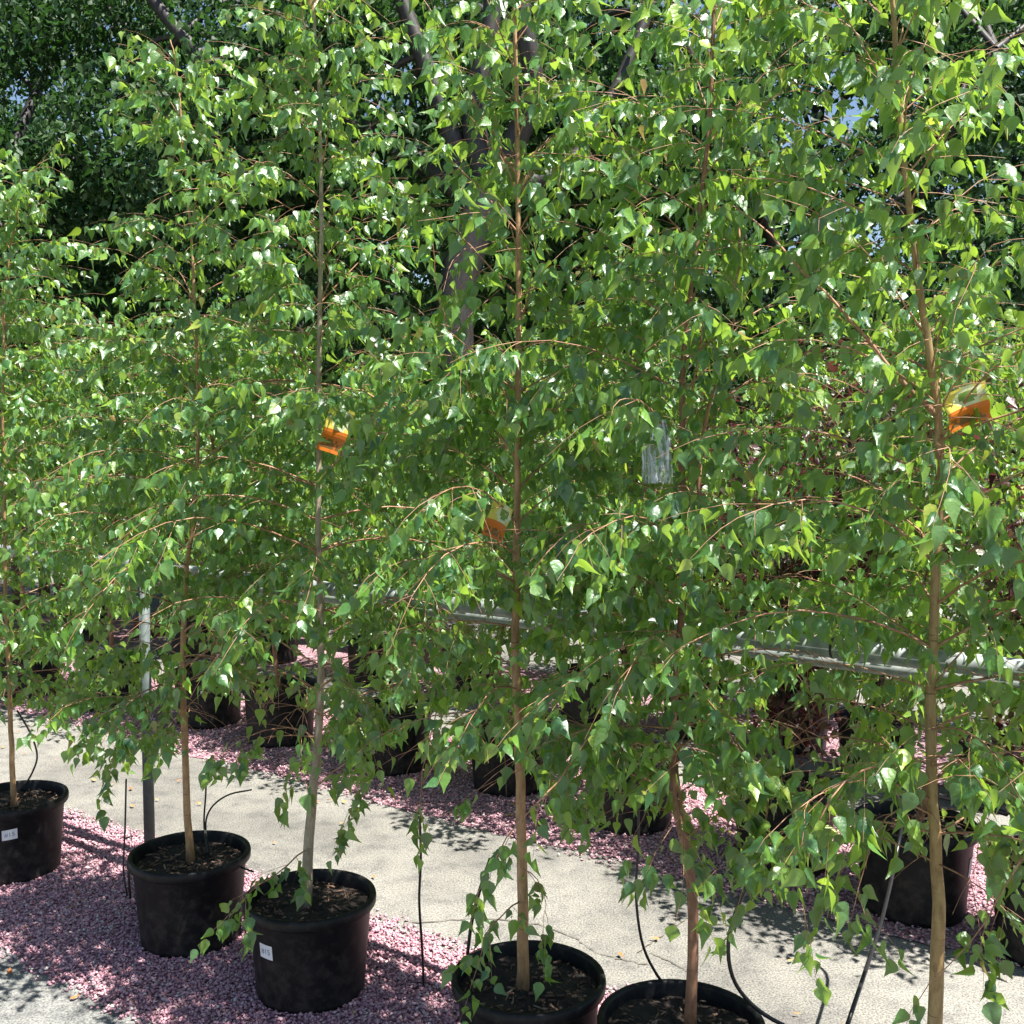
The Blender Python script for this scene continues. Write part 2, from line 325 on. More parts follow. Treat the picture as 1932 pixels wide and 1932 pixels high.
def grow(trunk, r0, rt, seed, start=.9, nbr=48, Lmax=.7, leaf=(.029, .059), lod=0, extra=(), base_z=0, den=1., top_sparse=0., lean=(0, 0), topw=.30, upel=38):
    """trunk: world points. returns trunk mesh, branch mesh, crown mesh (world coords)"""
    rg = random.Random(seed); TB = Tubes(); n = 36
    den *= 1.14; TP = smooth_path(trunk, n); wob = [Vector((rg.uniform(-1, 1), rg.uniform(-1, 1), 0)) * .0025 for _ in TP]
    TP = [p + w for p, w in zip(TP, wob)]
    rad = [r0 + (rt - r0) * (i / (n - 1)) ** .6 for i in range(n)]
    rad[0] *= 1.15
    TB.add(TP, rad, 10)
    BR = Tubes(); LP = []; LD = []; LY = []
    def leaf_at(p, tw, y=0.):
        a = rg.uniform(0, 6.283); el = Vector((math.cos(a), math.sin(a), 0))
        pet = el * .010 + Vector((0, 0, -.012)) + tw * .004
        d = Vector((0, 0, -1)) + el * abs(rg.gauss(0, .8)) + tw * .3 + Vector((0, 0, rg.gauss(0, .28)))
        LP.append(tuple(p + pet)); LD.append(tuple(d)); LY.append(y)
    def twig(p, d, L, r, gv=.09):
        k = max(3, int(L / .045)); pts = [p.copy()]; d = d.normalized()
        for i in range(k):
            d = (d + Vector((rg.gauss(0, .10), rg.gauss(0, .10), rg.gauss(0, .06) - gv * 1.6))).normalized(); pts.append(pts[-1] + d * (L / k))
        BR.add(pts, [r * (1 - .65 * i / k) for i in range(k + 1)], 3, cap=False)
        s = .02
        while s < L:
            u = s / L * k; i = min(int(u), k - 1); q = pts[i].lerp(pts[i + 1], u - i)
            leaf_at(q, d, .28 if (s > L - .03 and rg.random() < .35) else (.12 if rg.random() < .12 else 0)); s += rg.uniform(.013, .025) / den
    def clothe(pts, L, r, seg0=.12, gv=.09, tl=1.):
        k = len(pts) - 1; s = seg0 * L; side = 1
        while s < L:
            u = s / L * k; i = min(int(u), k - 1); q = pts[i].lerp(pts[i + 1], u - i); t = (pts[i + 1] - pts[i]).normalized()
            sd_ = t.cross(Vector((0, 0, 1))); sd_ = sd_.normalized() if sd_.length > .1 else Vector((1, 0, 0)); side = -side
            d = t * rg.uniform(.3, .9) + sd_ * side * rg.uniform(.3, 1) + Vector((0, 0, rg.uniform(-.5, .25)))
            twig(q, d, rg.uniform(.08, .36) * (1.15 - .55 * s / L) * tl, .0012, gv); s += rg.uniform(.045, .095) / den
            if rg.random() < .8: leaf_at(q, t)
        twig(pts[-1], pts[-1] - pts[-2], rg.uniform(.08, .2), r * .4, gv)
    zt, zb = TP[-1].z, TP[0].z
    az = rg.uniform(0, 6.28)
    for bI in range(nbr):
        u = ((bI + rg.random()) / nbr) ** 1.12; z = start + (zt - start) * u * .98
        i = min(range(n), key=lambda j: abs(TP[j].z - z)); p = TP[i].copy(); az += 2.4 + rg.uniform(-.5, .5)
        prof = (.75 + .5 * u / .25) if u < .25 else (1.25 - (1.25 - topw) * ((u - .25) / .75) ** .8)
        L = Lmax * prof * rg.uniform(.65, 1.05) * .85
        el = R(18 + upel * u + rg.uniform(-12, 12)); out = Vector((math.cos(az) + lean[0], math.sin(az) + lean[1], 0)).normalized()
        d = out * math.cos(el) + Vector((0, 0, math.sin(el))); k = max(4, int(L / .08)); pts = [p]
        g = .10 + .08 * (1 - u)
        for j in range(k):
            d = (d + Vector((rg.gauss(0, .09), rg.gauss(0, .09), -g * (.3 + 1.4 * j / k)))).normalized(); pts.append(pts[-1] + d * (L / k))
        rb = min(rad[i] * .45, .0016 + .0036 * L)
        BR.add(pts, [rb * (1 - .75 * j / k) for j in range(k + 1)], 4, cap=False)
        if rg.random() > top_sparse * u: clothe(pts, L, rb)
        else: clothe(pts, L, rb, .35)
    for ex in extra:
        pts_, rr, gv = ex[:3]; tl = ex[3] if len(ex) > 3 else 1.
        L = sum((Vector(pts_[i + 1]) - Vector(pts_[i])).length for i in range(len(pts_) - 1)); pts = smooth_path(pts_, max(8, int(L / .05)))
        pts = [pts[0]] + [p + Vector((rg.gauss(0, .003), rg.gauss(0, .003), rg.gauss(0, .003))) for p in pts[1:]]
        BR.add(pts, [rr * (1 - .75 * j / (len(pts) - 1)) for j in range(len(pts))], 5, cap=False); clothe(pts, L, rr, .15, gv, tl)
    for _ in range(14):
        i = rg.randint(int(n * .8), n - 1); leaf_at(TP[i], Vector((0, 0, 1)))
    return TB, BR, leaves_mesh('crown', LP, LD, seed, leaf, lod, LY), len(LP)
def shift(me, v):
    n = len(me.vertices); c = np.empty(n * 3, np.float32); me.vertices.foreach_get('co', c); c = c.reshape(-1, 3) - np.array(v, np.float32); me.vertices.foreach_set('co', c.ravel()); me.update()
def birch(trunk, mtr, label, group, **kw):
    TB, BR, cr, k = grow(trunk, **kw); o0 = Vector(trunk[0])
    t = thing('birch_tree', o0, label, 'tree', group)
    tm = TB.mesh('trunk'); bm_ = BR.mesh('branches')
    for me in (tm, bm_, cr): shift(me, o0)
    link('trunk', tm, mtr, t); link('branches', bm_, M_twig, t); link('crown', cr, M_leaf, t); return t

POTH, POTR = .33, .2225
SOILZ = POTH - .045
potpx = dict(A=(25, 1503), B=(358, 1608), C=(585, 1689), D=(997, 1842), E=(1285, 1927), F=(1742, 2090))
pot = {k: gnd(x, y, POTH) for k, (x, y) in potpx.items()}
for k in pot: pot[k].z = 0
pot['G'] = pot['F'] - D * .62; pot['Z'] = pot['A'] + D * .72
def tp(k, pts):
    Y = pot[k].y; P = [at(x, y, Y) for x, y in pts]; P[0].z = SOILZ - .02
    return P
def pl(Y, pts): return [at(p[0], p[1], Y + (p[2] if len(p) > 2 else 0)) for p in pts]
G1 = 'young birches in the front row of pots'
YB, YC, YD, YE, YF = (pot[k].y for k in 'BCDEF')
def clr(Y, pts, r_, near=.8, pr=.85):
    for (x, y) in pts: CLEAR.append((tuple(at(x, y, Y)), r_, near, pr))
seq = lambda x0, y0, x1, y1, n: [(x0 + (x1 - x0) * i / (n - 1), y0 + (y1 - y0) * i / (n - 1)) for i in range(n)]
clr(4.6, [(400, 1330), (370, 1350), (430, 1360), (500, 1300), (530, 1340), (545, 1380), (560, 1240)], .10, 1.6, .8)
clr(4.6, [(200, 1165), (240, 1175), (310, 1185), (370, 1200), (60, 1320), (30, 1310)], .08, 1.6, .75)
clr(3.9, [(740, 1440), (700, 1250), (770, 1460), (940, 1460), (960, 1490)], .09, 1.6, .75); clr(3.3, [(1560, 1340), (1550, 1390), (1190, 1540), (1230, 1560), (1500, 1330)], .07, 1.3, .75)
clr(2.9, [(1700, 1600), (1660, 1650), (1720, 1660), (1690, 1700), (1800, 1640), (1840, 1680), (1800, 1560)], .06, 1.2, .8)
clr(YF - .12, [(1826, 745), (1826, 775), (1850, 735)], .085, 1.4, 1); clr(YF - .12, [(1800, 790), (1852, 745)], .045, .9, 1)
clr(YD - .10, [(938, 970), (940, 1005)], .05, .9, 1); clr(YC - .12, [(625, 780), (640, 835)], .05, .9, .6)
clr(YD, seq(975, 200, 978, 560, 16), .03); clr(YD, seq(976, 640, 978, 1180, 20), .022, pr=.55)
clr(YC, seq(607, 370, 603, 650, 14), .03); clr(YC, seq(601, 830, 600, 980, 6), .028, pr=.5); clr(YC, seq(604, 1240, 590, 1600, 12), .03, pr=.7)
clr(YB, seq(368, 950, 350, 1560, 22), .03, pr=.7); clr(YF, seq(1735, 560, 1760, 720, 7), .03, pr=.8); clr(YF, seq(1758, 1350, 1770, 1880, 16), .03, pr=.85)
clr(YE, seq(1270, 1420, 1305, 1880, 14), .03, pr=.85)
clr(YE - .22, [(1240, 830), (1240, 880)], .045, .9, .65)
clr(2.9, seq(1520, 1222, 1700, 1240, 7), .03, 1.2, .8); clr(3.6, seq(760, 1132, 955, 1158, 8), .05, 1.5, .9)
clr(3.0, [(1565, 800), (1600, 690), (1900, 860), (1420, 720), (1545, 640), (1590, 840), (1895, 640)], .06, 1.2, .9)
clr(YD + .1, [(880, 330), (890, 200), (1000, 120), (880, 470), (850, 520), (930, 400), (1000, 50)], .08, 1.0, .45)
birch(tp('A', [(25, 1500), (20, 1350), (12, 1150), (8, 950), (6, 650), (20, 470), (50, 330)]), M_tan, 'young birch with tan trunk in the pot at the far left edge', G1, r0=.014, rt=.003, seed=11, start=.75, nbr=62, Lmax=.64, topw=.36, den=1.2)
birch(tp('B', [(360, 1610), (350, 1450), (346, 1250), (352, 1080), (368, 950), (374, 740), (362, 480), (345, 260), (332, 120), (322, 75)]), M_tan, 'young birch with orange tan trunk and thin top, second pot from the left', G1, r0=.017, rt=.0018, seed=12, start=.80, nbr=62, Lmax=.66, top_sparse=.7, topw=.22, den=1.2,
      extra=[(pl(YB, [(346, 1258), (430, 1200), (530, 1160, -.1), (640, 1150, -.15), (740, 1165, -.2), (815, 1185, -.2)]), .005, .10),
             (pl(YB, [(348, 1290), (300, 1320, -.1), (250, 1370, -.15), (215, 1430, -.2)]), .003, .14, .7),
             (pl(YB, [(358, 800), (440, 735), (550, 718, -.15), (680, 740, -.2), (790, 795, -.25), (900, 885, -.3)]), .005, .08)])
birch(tp('C', [(575, 1668), (588, 1520), (600, 1400), (605, 1200), (600, 950), (603, 650), (607, 360), (600, 150), (585, -80)]), M_grey, 'young birch with pale grey leaning trunk, in the pot third from the left', G1, r0=.021, rt=.004, seed=13, start=.85, nbr=70, Lmax=.66, topw=.36, den=1.15,
      extra=[(pl(YC, [(583, 1600), (545, 1630, -.1), (500, 1662, -.2), (462, 1692, -.3), (440, 1715, -.32)]), .003, .05, .55),
             (pl(YC, [(598, 1400), (560, 1375), (500, 1378, -.1), (440, 1405, -.15)]), .003, .07, .7),
             (pl(YC, [(600, 1300), (690, 1230, -.1), (790, 1220, -.2), (850, 1250, -.25), (825, 1340, -.28), (800, 1440, -.3), (790, 1540, -.3)]), .004, .12, .55),
             (pl(YC, [(602, 1480), (650, 1440, -.1), (690, 1440, -.1), (680, 1490, -.1), (655, 1540, -.1)]), .003, .12, .6)])
birch(tp('D', [(987, 1872), (985, 1600), (975, 1300), (973, 1100), (978, 800), (978, 500), (975, 200), (966, -90)]), M_tan, 'young birch with straight orange brown trunk in the middle of the front row', G1, r0=.019, rt=.005, seed=14, start=1.0, nbr=58, Lmax=.60, topw=.42, den=1.08,
      extra=[(pl(YD, [(983, 1700), (950, 1725, -.1), (915, 1765, -.15), (905, 1820, -.18)]), .0025, .10, .55),
             (pl(YD, [(980, 1640), (1010, 1650, -.05), (1030, 1700, -.08), (1025, 1760, -.1)]), .002, .14, .4),
             (pl(YD, [(976, 375), (1040, 270), (1110, 255, -.1), (1240, 300, -.1), (1340, 370, -.1)]), .004, .06),
             (pl(YD, [(976, 330), (920, 240), (870, 140), (820, 40)]), .004, .04),
             (pl(YD, [(978, 870), (900, 760), (850, 640, -.1), (820, 520, -.15)]), .004, .05)])
birch(tp('E', [(1300, 1945), (1306, 1700), (1282, 1540), (1268, 1400), (1283, 1200), (1290, 1050), (1286, 850), (1292, 650), (1320, 400), (1340, 180), (1350, -90)]), M_brown, 'young birch with reddish brown bent trunk forking into two stems', G1, r0=.017, rt=.005, seed=15, start=.85, nbr=64, Lmax=.62, topw=.6, den=1.05,
      extra=[(pl(YE, [(1283, 1190), (1210, 1230), (1150, 1330, -.1), (1080, 1440, -.15), (1010, 1520, -.2), (950, 1590, -.2), (905, 1680, -.2)]), .004, .12, .6),
             (pl(YE, [(1288, 1060), (1320, 950), (1325, 830), (1370, 650), (1400, 450)]), .009, .02),
             (pl(YE, [(1270, 1420), (1340, 1380, -.1), (1420, 1440, -.15), (1450, 1540, -.2), (1400, 1680, -.22)]), .003, .13, .6),
             (pl(YE, [(1272, 1440), (1190, 1400, -.1), (1130, 1450, -.1), (1110, 1520, -.1)]), .003, .12, .6)])
birch(tp('F', [(1758, 2010), (1770, 1800), (1768, 1640), (1756, 1400), (1765, 1100), (1772, 800), (1735, 560), (1708, 320), (1690, 100), (1678, -90)]), M_olive, 'young birch with thick olive tan trunk, rightmost in the photo', G1, r0=.020, rt=.005, seed=16, start=.9, nbr=62, Lmax=.62, topw=.6, den=1.0,
      extra=[(pl(YF, [(1772, 790), (1700, 720), (1600, 600), (1480, 480)]), .008, .04),
             (pl(YF, [(1758, 1475), (1690, 1440, -.1), (1600, 1470, -.2), (1540, 1560, -.25), (1500, 1640, -.25), (1530, 1760, -.25)]), .003, .14, .6),
             (pl(YF, [(1762, 1540), (1700, 1520, -.1), (1650, 1580, -.1), (1620, 1680, -.1), (1650, 1740, -.1)]), .0025, .14, .5),
             (pl(YF, [(1760, 1480), (1820, 1430), (1890, 1440, -.05), (1930, 1540, -.1), (1890, 1700, -.1)]), .003, .13, .6)])
G = pot['G']
birch([Vector((G.x, G.y, SOILZ - .02)), Vector((G.x + .02, G.y, 1.2)), Vector((G.x - .02, G.y, 2.2)), Vector((G.x, G.y, 3.2))], M_tan, 'birch standing past the right edge, only its hanging branches show', G1, r0=.018, rt=.005, seed=17, start=1.0, nbr=36, Lmax=.60,
      extra=[([Vector((G.x, G.y, 1.25)), at(2130, 1480, G.y), at(2000, 1560, G.y), at(1900, 1660, G.y), at(1840, 1770, G.y), at(1760, 1850, G.y + .05)], .003, .10, .5)])

# prototypes for the rows behind; copied with all their parts
def straight(h, seed):
    rg = random.Random(seed); P = [Vector((0, 0, SOILZ - .02))]
    for i in range(1, 6): P.append(Vector((rg.uniform(-.05, .05), rg.uniform(-.05, .05), SOILZ + (h - SOILZ) * i / 5)))
    return P
def copy_tree(o):
    c = o.copy(); COL.objects.link(c)
    for ch in list(o.children):
        d = ch.copy(); COL.objects.link(d); d.parent = c
    return c
def proto(h, seed, **kw):
    P = straight(h, seed); TB, BR, cr, k = grow(P, r0=.018, rt=.004, seed=seed, lod=1, **kw)
    t = thing('birch_tree', (0, 0, 0), '', 'tree'); link('trunk', TB.mesh('trunk'), M_brown, t); link('branches', BR.mesh('branches'), M_twig, t); link('crown', cr, M_leaf, t); return t
protos = [proto(2.35, 31, start=.85, nbr=58, Lmax=.66, den=1.25), proto(2.55, 32, start=.95, nbr=62, Lmax=.66, den=1.25), proto(2.3, 33, start=1.05, nbr=56, Lmax=.70, den=1.25)]
used = [False] * 3
def put_birch(k, x, y, rz, sc, label, group):
    o = protos[k] if not used[k] else copy_tree(protos[k]); used[k] = True
    o.location = (x, y, SOILZ * (1 - sc)); o.rotation_euler = (0, 0, rz); o.scale = (sc,) * 3; o['label'] = label; o['group'] = group; return o

# ------------------------------------------------------------------ pots
def lathe(prof, seg=48):
    V = []; F = []
    for r_, z in prof:
        for j in range(seg): a = 2 * math.pi * j / seg; V.append((r_ * math.cos(a), r_ * math.sin(a), z))
    for i in range(len(prof) - 1):
        for j in range(seg): q = i * seg; F.append((q + j, q + (j + 1) % seg, q + seg + (j + 1) % seg, q + seg + j))
    return V, np.array(F)
def pot_r(z): return .180 + (.205 - .180) * z / (POTH - .035)
V, F = lathe([(.001, .006), (.172, .006), (.180, .002), (.183, .018), (pot_r(.03), .022), (pot_r(.15), .15), (pot_r(POTH - .04), POTH - .04), (.207, POTH - .036)]); ME_body = mesh_np('body', V, [F], smooth=True)
V, F = lathe([(.206, POTH - .038), (.218, POTH - .038), (.2225, POTH - .032), (.2235, POTH - .012), (.221, POTH - .003), (.214, POTH), (.206, POTH - .003), (.203, POTH - .010), (.199, SOILZ - .03)]); ME_rim = mesh_np('rim', V, [F], smooth=True)
def soil_mesh(seed):
    rg = random.Random(seed); V = [(0, 0, SOILZ + .006)]; F3 = []; F4 = []; seg = 40
    for i in range(1, 9):
        for j in range(seg):
            a = 2 * math.pi * j / seg; r_ = .2005 * i / 8; V.append((r_ * math.cos(a), r_ * math.sin(a), SOILZ + rg.uniform(-.006, .006) + .006 * math.sin(3 * a + seed)))
    for j in range(seg): F3.append((0, 1 + j, 1 + (j + 1) % seg))
    for i in range(7):
        for j in range(seg): q = 1 + i * seg; F4.append((q + j, q + seg + j, q + seg + (j + 1) % seg, q + (j + 1) % seg))
    return mesh_np('soil', V, [np.array(F4), np.array(F3)], smooth=True)
def mulch_mesh(seed, cnt=150):
    rg = np.random.default_rng(seed); k = cnt; ang = rg.uniform(0, 6.28, k); rr = .185 * np.sqrt(rg.uniform(0.01, 1, k))
    base = np.array([(-1, -.4, 0), (1, -.3, .1), (.9, .4, .1), (-.9, .3, 0), (-.8, -.2, 1), (.7, -.2, 1), (.7, .2, 1), (-.7, .2, .9)], float)
    S_ = np.stack([rg.uniform(.004, .017, k), rg.uniform(.004, .009, k), rg.uniform(.003, .006, k)], 1)
    V = base[None] * S_[:, None]; th = rg.uniform(0, 6.28, k); c, s = np.cos(th), np.sin(th)
    V = np.stack([V[:, :, 0] * c[:, None] - V[:, :, 1] * s[:, None], V[:, :, 0] * s[:, None] + V[:, :, 1] * c[:, None], V[:, :, 2] + V[:, :, 0] * rg.uniform(-.4, .5, k)[:, None]], 2)
    V[:, :, 0] += (rr * np.cos(ang))[:, None]; V[:, :, 1] += (rr * np.sin(ang))[:, None]; V[:, :, 2] += SOILZ + .006
    f = np.array([(0, 3, 2, 1), (4, 5, 6, 7), (0, 1, 5, 4), (1, 2, 6, 5), (2, 3, 7, 6), (3, 0, 4, 7)])
    return mesh_np('mulch', V.reshape(-1, 3), [(f[None] + (np.arange(k) * 8)[:, None, None]).reshape(-1, 4)], np.repeat(rg.beta(1.5, 2, k), 8), 'chip_tone')
ME_soil = [soil_mesh(i) for i in (1, 2)]; ME_mul = [mulch_mesh(i) for i in (1, 2, 3)]
def sticker(parent, ang, z0, w=.030, h=.022, txt='#15', tilt=0.):
    """small curved label stuck on the pot's side, facing direction ang (0 = towards the camera)"""
    V = []; nx = 6; a0 = -math.pi / 2 + ang
    for i in range(nx + 1):
        u = (i / nx - .5) * 2 * w
        for v in (-h, h):
            zz = z0 + v + u * tilt; r_ = pot_r(zz) + .0015; a = a0 + u / r_; V.append((r_ * math.cos(a), r_ * math.sin(a), zz))
    F = [(2 * i, 2 * i + 2, 2 * i + 3, 2 * i + 1) for i in range(nx)]
    st = link('sticker', mesh_np('sticker', V, [np.array(F)]), M_white, parent)
    if txt:
        cu = bpy.data.curves.new('size_print', 'FONT'); cu.body = txt; cu.size = .026; cu.align_x = 'CENTER'; cu.align_y = 'CENTER'
        ob = bpy.data.objects.new('tmp', cu); COL.objects.link(ob); dg = bpy.context.evaluated_depsgraph_get(); me = bpy.data.meshes.new_from_object(ob.evaluated_get(dg)); bpy.data.objects.remove(ob)
        for v in me.vertices:
            zz = z0 + v.co.y + v.co.x * tilt; r_ = pot_r(zz) + .0025; a = a0 + v.co.x / r_; v.co = (r_ * math.cos(a), r_ * math.sin(a), zz)
        me.materials.clear(); me.name = 'size_print'; link('size_print', me, M_ink, st)
def make_pot(x, y, label, group, seed, rz=0., sc=1.):
    t = thing('nursery_pot', (x, y, .006), label, 'plant pot', group); t.rotation_euler = (0, 0, rz); t.scale = (sc,) * 3
    link('body', ME_body, M_pot, t); link('rim', ME_rim, M_pot, t)
    link('soil', ME_soil[seed % 2], M_soil, t); mu = link('mulch', ME_mul[seed % 3], M_bark, t); mu['kind'] = 'stuff'; return t
GP = 'black nursery pots of the front row'
names = dict(A='black pot cut by the left edge, white sticker on its side', B='black pot beside the grey post, no sticker, brown leaf scraps on its soil',
             C='black pot with square white sticker left of centre, pale grey trunk in it', D='large black pot at the bottom centre with low leaves hanging over its rim',
             E='black pot cut by the bottom edge holding the reddish brown trunk', F='black pot just below the frame under the thick olive trunk', G='black pot past the lower right corner', Z='black pot past the left edge of the front row')
PT = {k: make_pot(pot[k].x, pot[k].y, names[k], GP, i, 0) for i, k in enumerate('ABCDEFG')}
sticker(PT['A'], .35, .225, tilt=.1); sticker(PT['C'], -.62, .205, .029, .024, tilt=0)

# second and third rows: pots by where they stand on the ground, each with a birch
row2 = [(-120, 1330), (60, 1338), (215, 1362), (395, 1392), (530, 1425), (742, 1475), (962, 1512), (1190, 1580), (1478, 1655), (1722, 1742), (1990, 1830)]
W2 = ['leftmost of the second row, past the frame edge', 'at the left edge behind the front pots', 'behind the metal post', 'behind the orange tan trunk', 'behind the pale grey trunk', 'right of the pale grey trunk', 'behind the straight middle trunk', 'left of the reddish brown trunk', 'between the reddish brown and olive trunks', 'behind the olive trunk', 'past the right edge']
G2P, G2T = 'black nursery pots of the second row', 'birches of the second row'
rg = random.Random(8); row2pos = []
for i, (x, y) in enumerate(row2):
    p = gnd(x, y - 28); row2pos.append(p)
    t = make_pot(p.x, p.y, 'black second row pot ' + W2[i], G2P, i + 1, rg.uniform(0, 6), 1.08)
    if i == 3: t.rotation_euler = (0, 0, 0); sticker(t, .1, .23, .012, .010, None)
    if i == 9: t.rotation_euler = (0, 0, 0); sticker(t, .95, .20, .022, .034, None, 0)
    if i in (8, 10): continue
    put_birch(i % 3, p.x, p.y, rg.uniform(0, 6.28), rg.uniform(.95, 1.08) * (1.14 if i < 4 else 1.), 'second row birch ' + W2[i], G2T)
row3 = [(-60, 1205), (160, 1222), (368, 1250), (520, 1262), (705, 1300), (890, 1325), (1110, 1370), (1310, 1400), (1500, 1425), (1650, 1475), (1880, 1530)]
W3 = ['past the left edge', 'farthest left beyond the metal post', 'above the pot behind the orange tan trunk', 'left of the pale grey trunk', 'seen under the grey rail left of centre', 'left of the middle trunk', 'right of the middle trunk', 'behind the reddish brown trunk', 'under the right end of the rail', 'left of the olive trunk', 'right of the olive trunk']
G3P, G3T = 'black nursery pots of the third row', 'birches of the third row'
for i, (x, y) in enumerate(row3):
    p = gnd(x, y - 15)
    t = make_pot(p.x, p.y, 'black third row pot ' + W3[i], G3P, i, rg.uniform(0, 6))
    if i in (7, 9): continue
    if i == 8: t.rotation_euler = (0, 0, 0); sticker(t, -.2, .2, .014, .03, None); 
    put_birch((i + 1) % 3, p.x, p.y, rg.uniform(0, 6.28), rg.uniform(.95, 1.08) * (1.16 if i < 4 else 1.), 'third row birch ' + W3[i], G3T)

# purple leaved shrubs among the third row
def shrub(x, y, h, rad, cnt, seed, m, label, name='purple_shrub', z0=SOILZ, leaf=(.04, .075), group='dark red leaved shrubs at the right'):
    rg = random.Random(seed); t = thing(name, (x, y, z0), label, 'shrub', group); BR = Tubes(); P = []; Dn = []
    for i in range(26):
        a = rg.uniform(0, 6.28); top = Vector((math.cos(a) * rad * rg.uniform(.2, 1), math.sin(a) * rad * rg.uniform(.2, 1), h * rg.uniform(.45, 1)))
        pts = smooth_path([Vector((rg.uniform(-.03, .03), rg.uniform(-.03, .03), 0)), Vector((top.x * .25, top.y * .25, top.z * .5)), top], 10); BR.add(pts, [.008 * (1 - .8 * j / 9) for j in range(10)], 4, cap=False)
        for _ in range(cnt // 26):
            q = pts[rg.randint(3, 9)] + Vector((rg.gauss(0, .09), rg.gauss(0, .09), rg.gauss(0, .09))); P.append(tuple(q)); Dn.append((rg.gauss(0, .7), rg.gauss(0, .7), -.5 + rg.gauss(0, .5)))
    link('stems', BR.mesh('stems'), M_oldbark, t); link('foliage', leaves_mesh('foliage', P, Dn, seed, leaf, 1, wide=.75), m, t); return t
for (k, sd_, hh) in ((8, 53, 1.85), (10, 54, 2.0)):
    shrub(row2pos[k].x, row2pos[k].y, hh, .42, 3000, sd_, M_purple, 'dark purple leaved shrub in the second row ' + W2[k], leaf=(.03, .06))
for (k, sd_, hh) in ((7, 51, 1.9), (9, 52, 2.1)):
    p = gnd(row3[k][0], row3[k][1] - 15); shrub(p.x, p.y, hh, .55, 3600, sd_, M_purple, 'dark purple leaved shrub ' + W3[k])
far_sh = [(.9, 8.2, 2.3), (2.3, 7.2, 2.5), (3.4, 6.5, 2.4), (3.6, 9.2, 2.8)]
WS = ['glimpsed through the centre leaves', 'glimpsed through leaves right of centre', 'glimpsed at the right edge by the orange tag', 'farthest back at the right']
for i, (x, y, h) in enumerate(far_sh): shrub(x, y, h, .75, 5200, 60 + i, M_purple if i != 3 else M_far, 'tall dark red shrub ' + WS[i] if i != 3 else 'tall dark green shrub ' + WS[i], 'tall_shrub', 0)

# ------------------------------------------------------------------ rail
P0 = gnd(265, 1622); hz = at(265, 1067, P0.y).z
PR = gnd(1600, 1226, hz); rd = (PR - Vector((P0.x, P0.y, hz))).normalized()
A_, B_ = Vector((P0.x, P0.y, hz)) - rd * 3.2, Vector((P0.x, P0.y, hz)) + rd * 6.2
rail = thing('pipe_rail', (P0.x, P0.y, 0), 'grey steel pipe rail on posts running behind the front row of birches', 'rail')
back = Vector((NR.x, NR.y, 0))
def local(P): return [Vector(p) - Vector((P0.x, P0.y, 0)) for p in P]
tb = Tubes(); tb.add(local([A_, B_]), .027, 20); link('upper_pipe', tb.mesh('upper_pipe'), M_pipe, rail)
lo = back * .10 - Vector((0, 0, .055)); tb = Tubes(); tb.add(local([A_ + lo, B_ + lo]), .021, 18); link('lower_pipe', tb.mesh('lower_pipe'), M_pipe, rail)
for px_ in (1003, 1573):
    q = gnd(px_, 1150 if px_ < 1200 else 1226, hz); s = (q.x / q.y); 
    # point on the rail seen at this bearing
    t_ = (s * A_.y - A_.x) / (rd.x - s * rd.y); c = A_ + rd * t_
    tb = Tubes(); tb.add(local([c - rd * .003, c + rd * .003]), .0285, 20); link('joint', tb.mesh('joint'), M_joint, rail)
for s in (0, 4.6, -2.9):
    b_ = Vector((P0.x, P0.y, 0)) + rd * s + back * .05
    tb = Tubes(); tb.add(local([b_, b_ + Vector((0, 0, hz - .03))]), .024, 16); link('post', tb.mesh('post'), M_post, rail)

# ------------------------------------------------------------------ drip tubes
def tube(pts, r, label, stiff=28):
    P = smooth_path(pts, stiff); tb = Tubes(); tb.add(P, r, 8); o0 = P[0]
    me = tb.mesh('drip_tube'); shift(me, o0); o = link('drip_tube', me, M_tube); o.location = o0; return tag(o, label, 'tube', 'black drip tubes')
tube(pl(3.55, [(792, 1540), (794, 1620), (791, 1700), (796, 1780), (799, 1860), (795, 1925)]), .0045, 'black drip tube hanging straight down right of the third pot')
tube(pl(4.05, [(238, 1470), (236, 1560), (233, 1640), (240, 1690)]), .0035, 'thin black tube standing in gravel left of the metal post')
tube(pl(4.05, [(246, 1610), (243, 1650), (246, 1695)]), .005, 'short black stub of tube in gravel beside the second pot')
tube(pl(4.1, [(390, 1440), (388, 1500), (385, 1555), (392, 1610, -.1)]), .0035, 'black tube dropping into the back of the second pot')
tube(pl(4.1, [(475, 1490), (430, 1500), (398, 1525), (388, 1560), (400, 1610, -.1), (440, 1630, -.2), (478, 1645, -.25)]), .0035, 'black tube looping over the right of the second pot')
tube(pl(4.6, [(32, 1340), (58, 1385), (70, 1425), (62, 1455), (48, 1480)]), .004, 'black tube curving down behind the leftmost pot')
tube(pl(2.98, [(1205, 1500), (1204, 1600), (1200, 1690), (1212, 1780), (1240, 1840), (1268, 1872), (1278, 1925, -.1)]), .0042, 'black tube curving down into the pot of the reddish brown birch')
tube(pl(2.75, [(1425, 1640), (1392, 1710), (1374, 1780), (1385, 1850), (1430, 1905), (1500, 1945), (1600, 1990)]), .0055, 'thick black tube curving over the concrete right of the reddish trunk')
tube(pl(3.0, [(1712, 1500, .6), (1690, 1620, .5), (1665, 1730, .1), (1640, 1810, -.1), (1610, 1900, -.3), (1590, 1960, -.35)]), .006, 'long black tube slanting down left of the olive trunk')
tube(pl(3.25, [(925, 1620), (905, 1680), (890, 1740), (882, 1800)]), .006, 'black tube slanting behind the bottom centre pot')
tube(pl(3.9, [(1740, 1495), (1790, 1505), (1850, 1520), (1900, 1535)]), .012, 'thick glossy black hose lying on the pot behind the olive trunk')

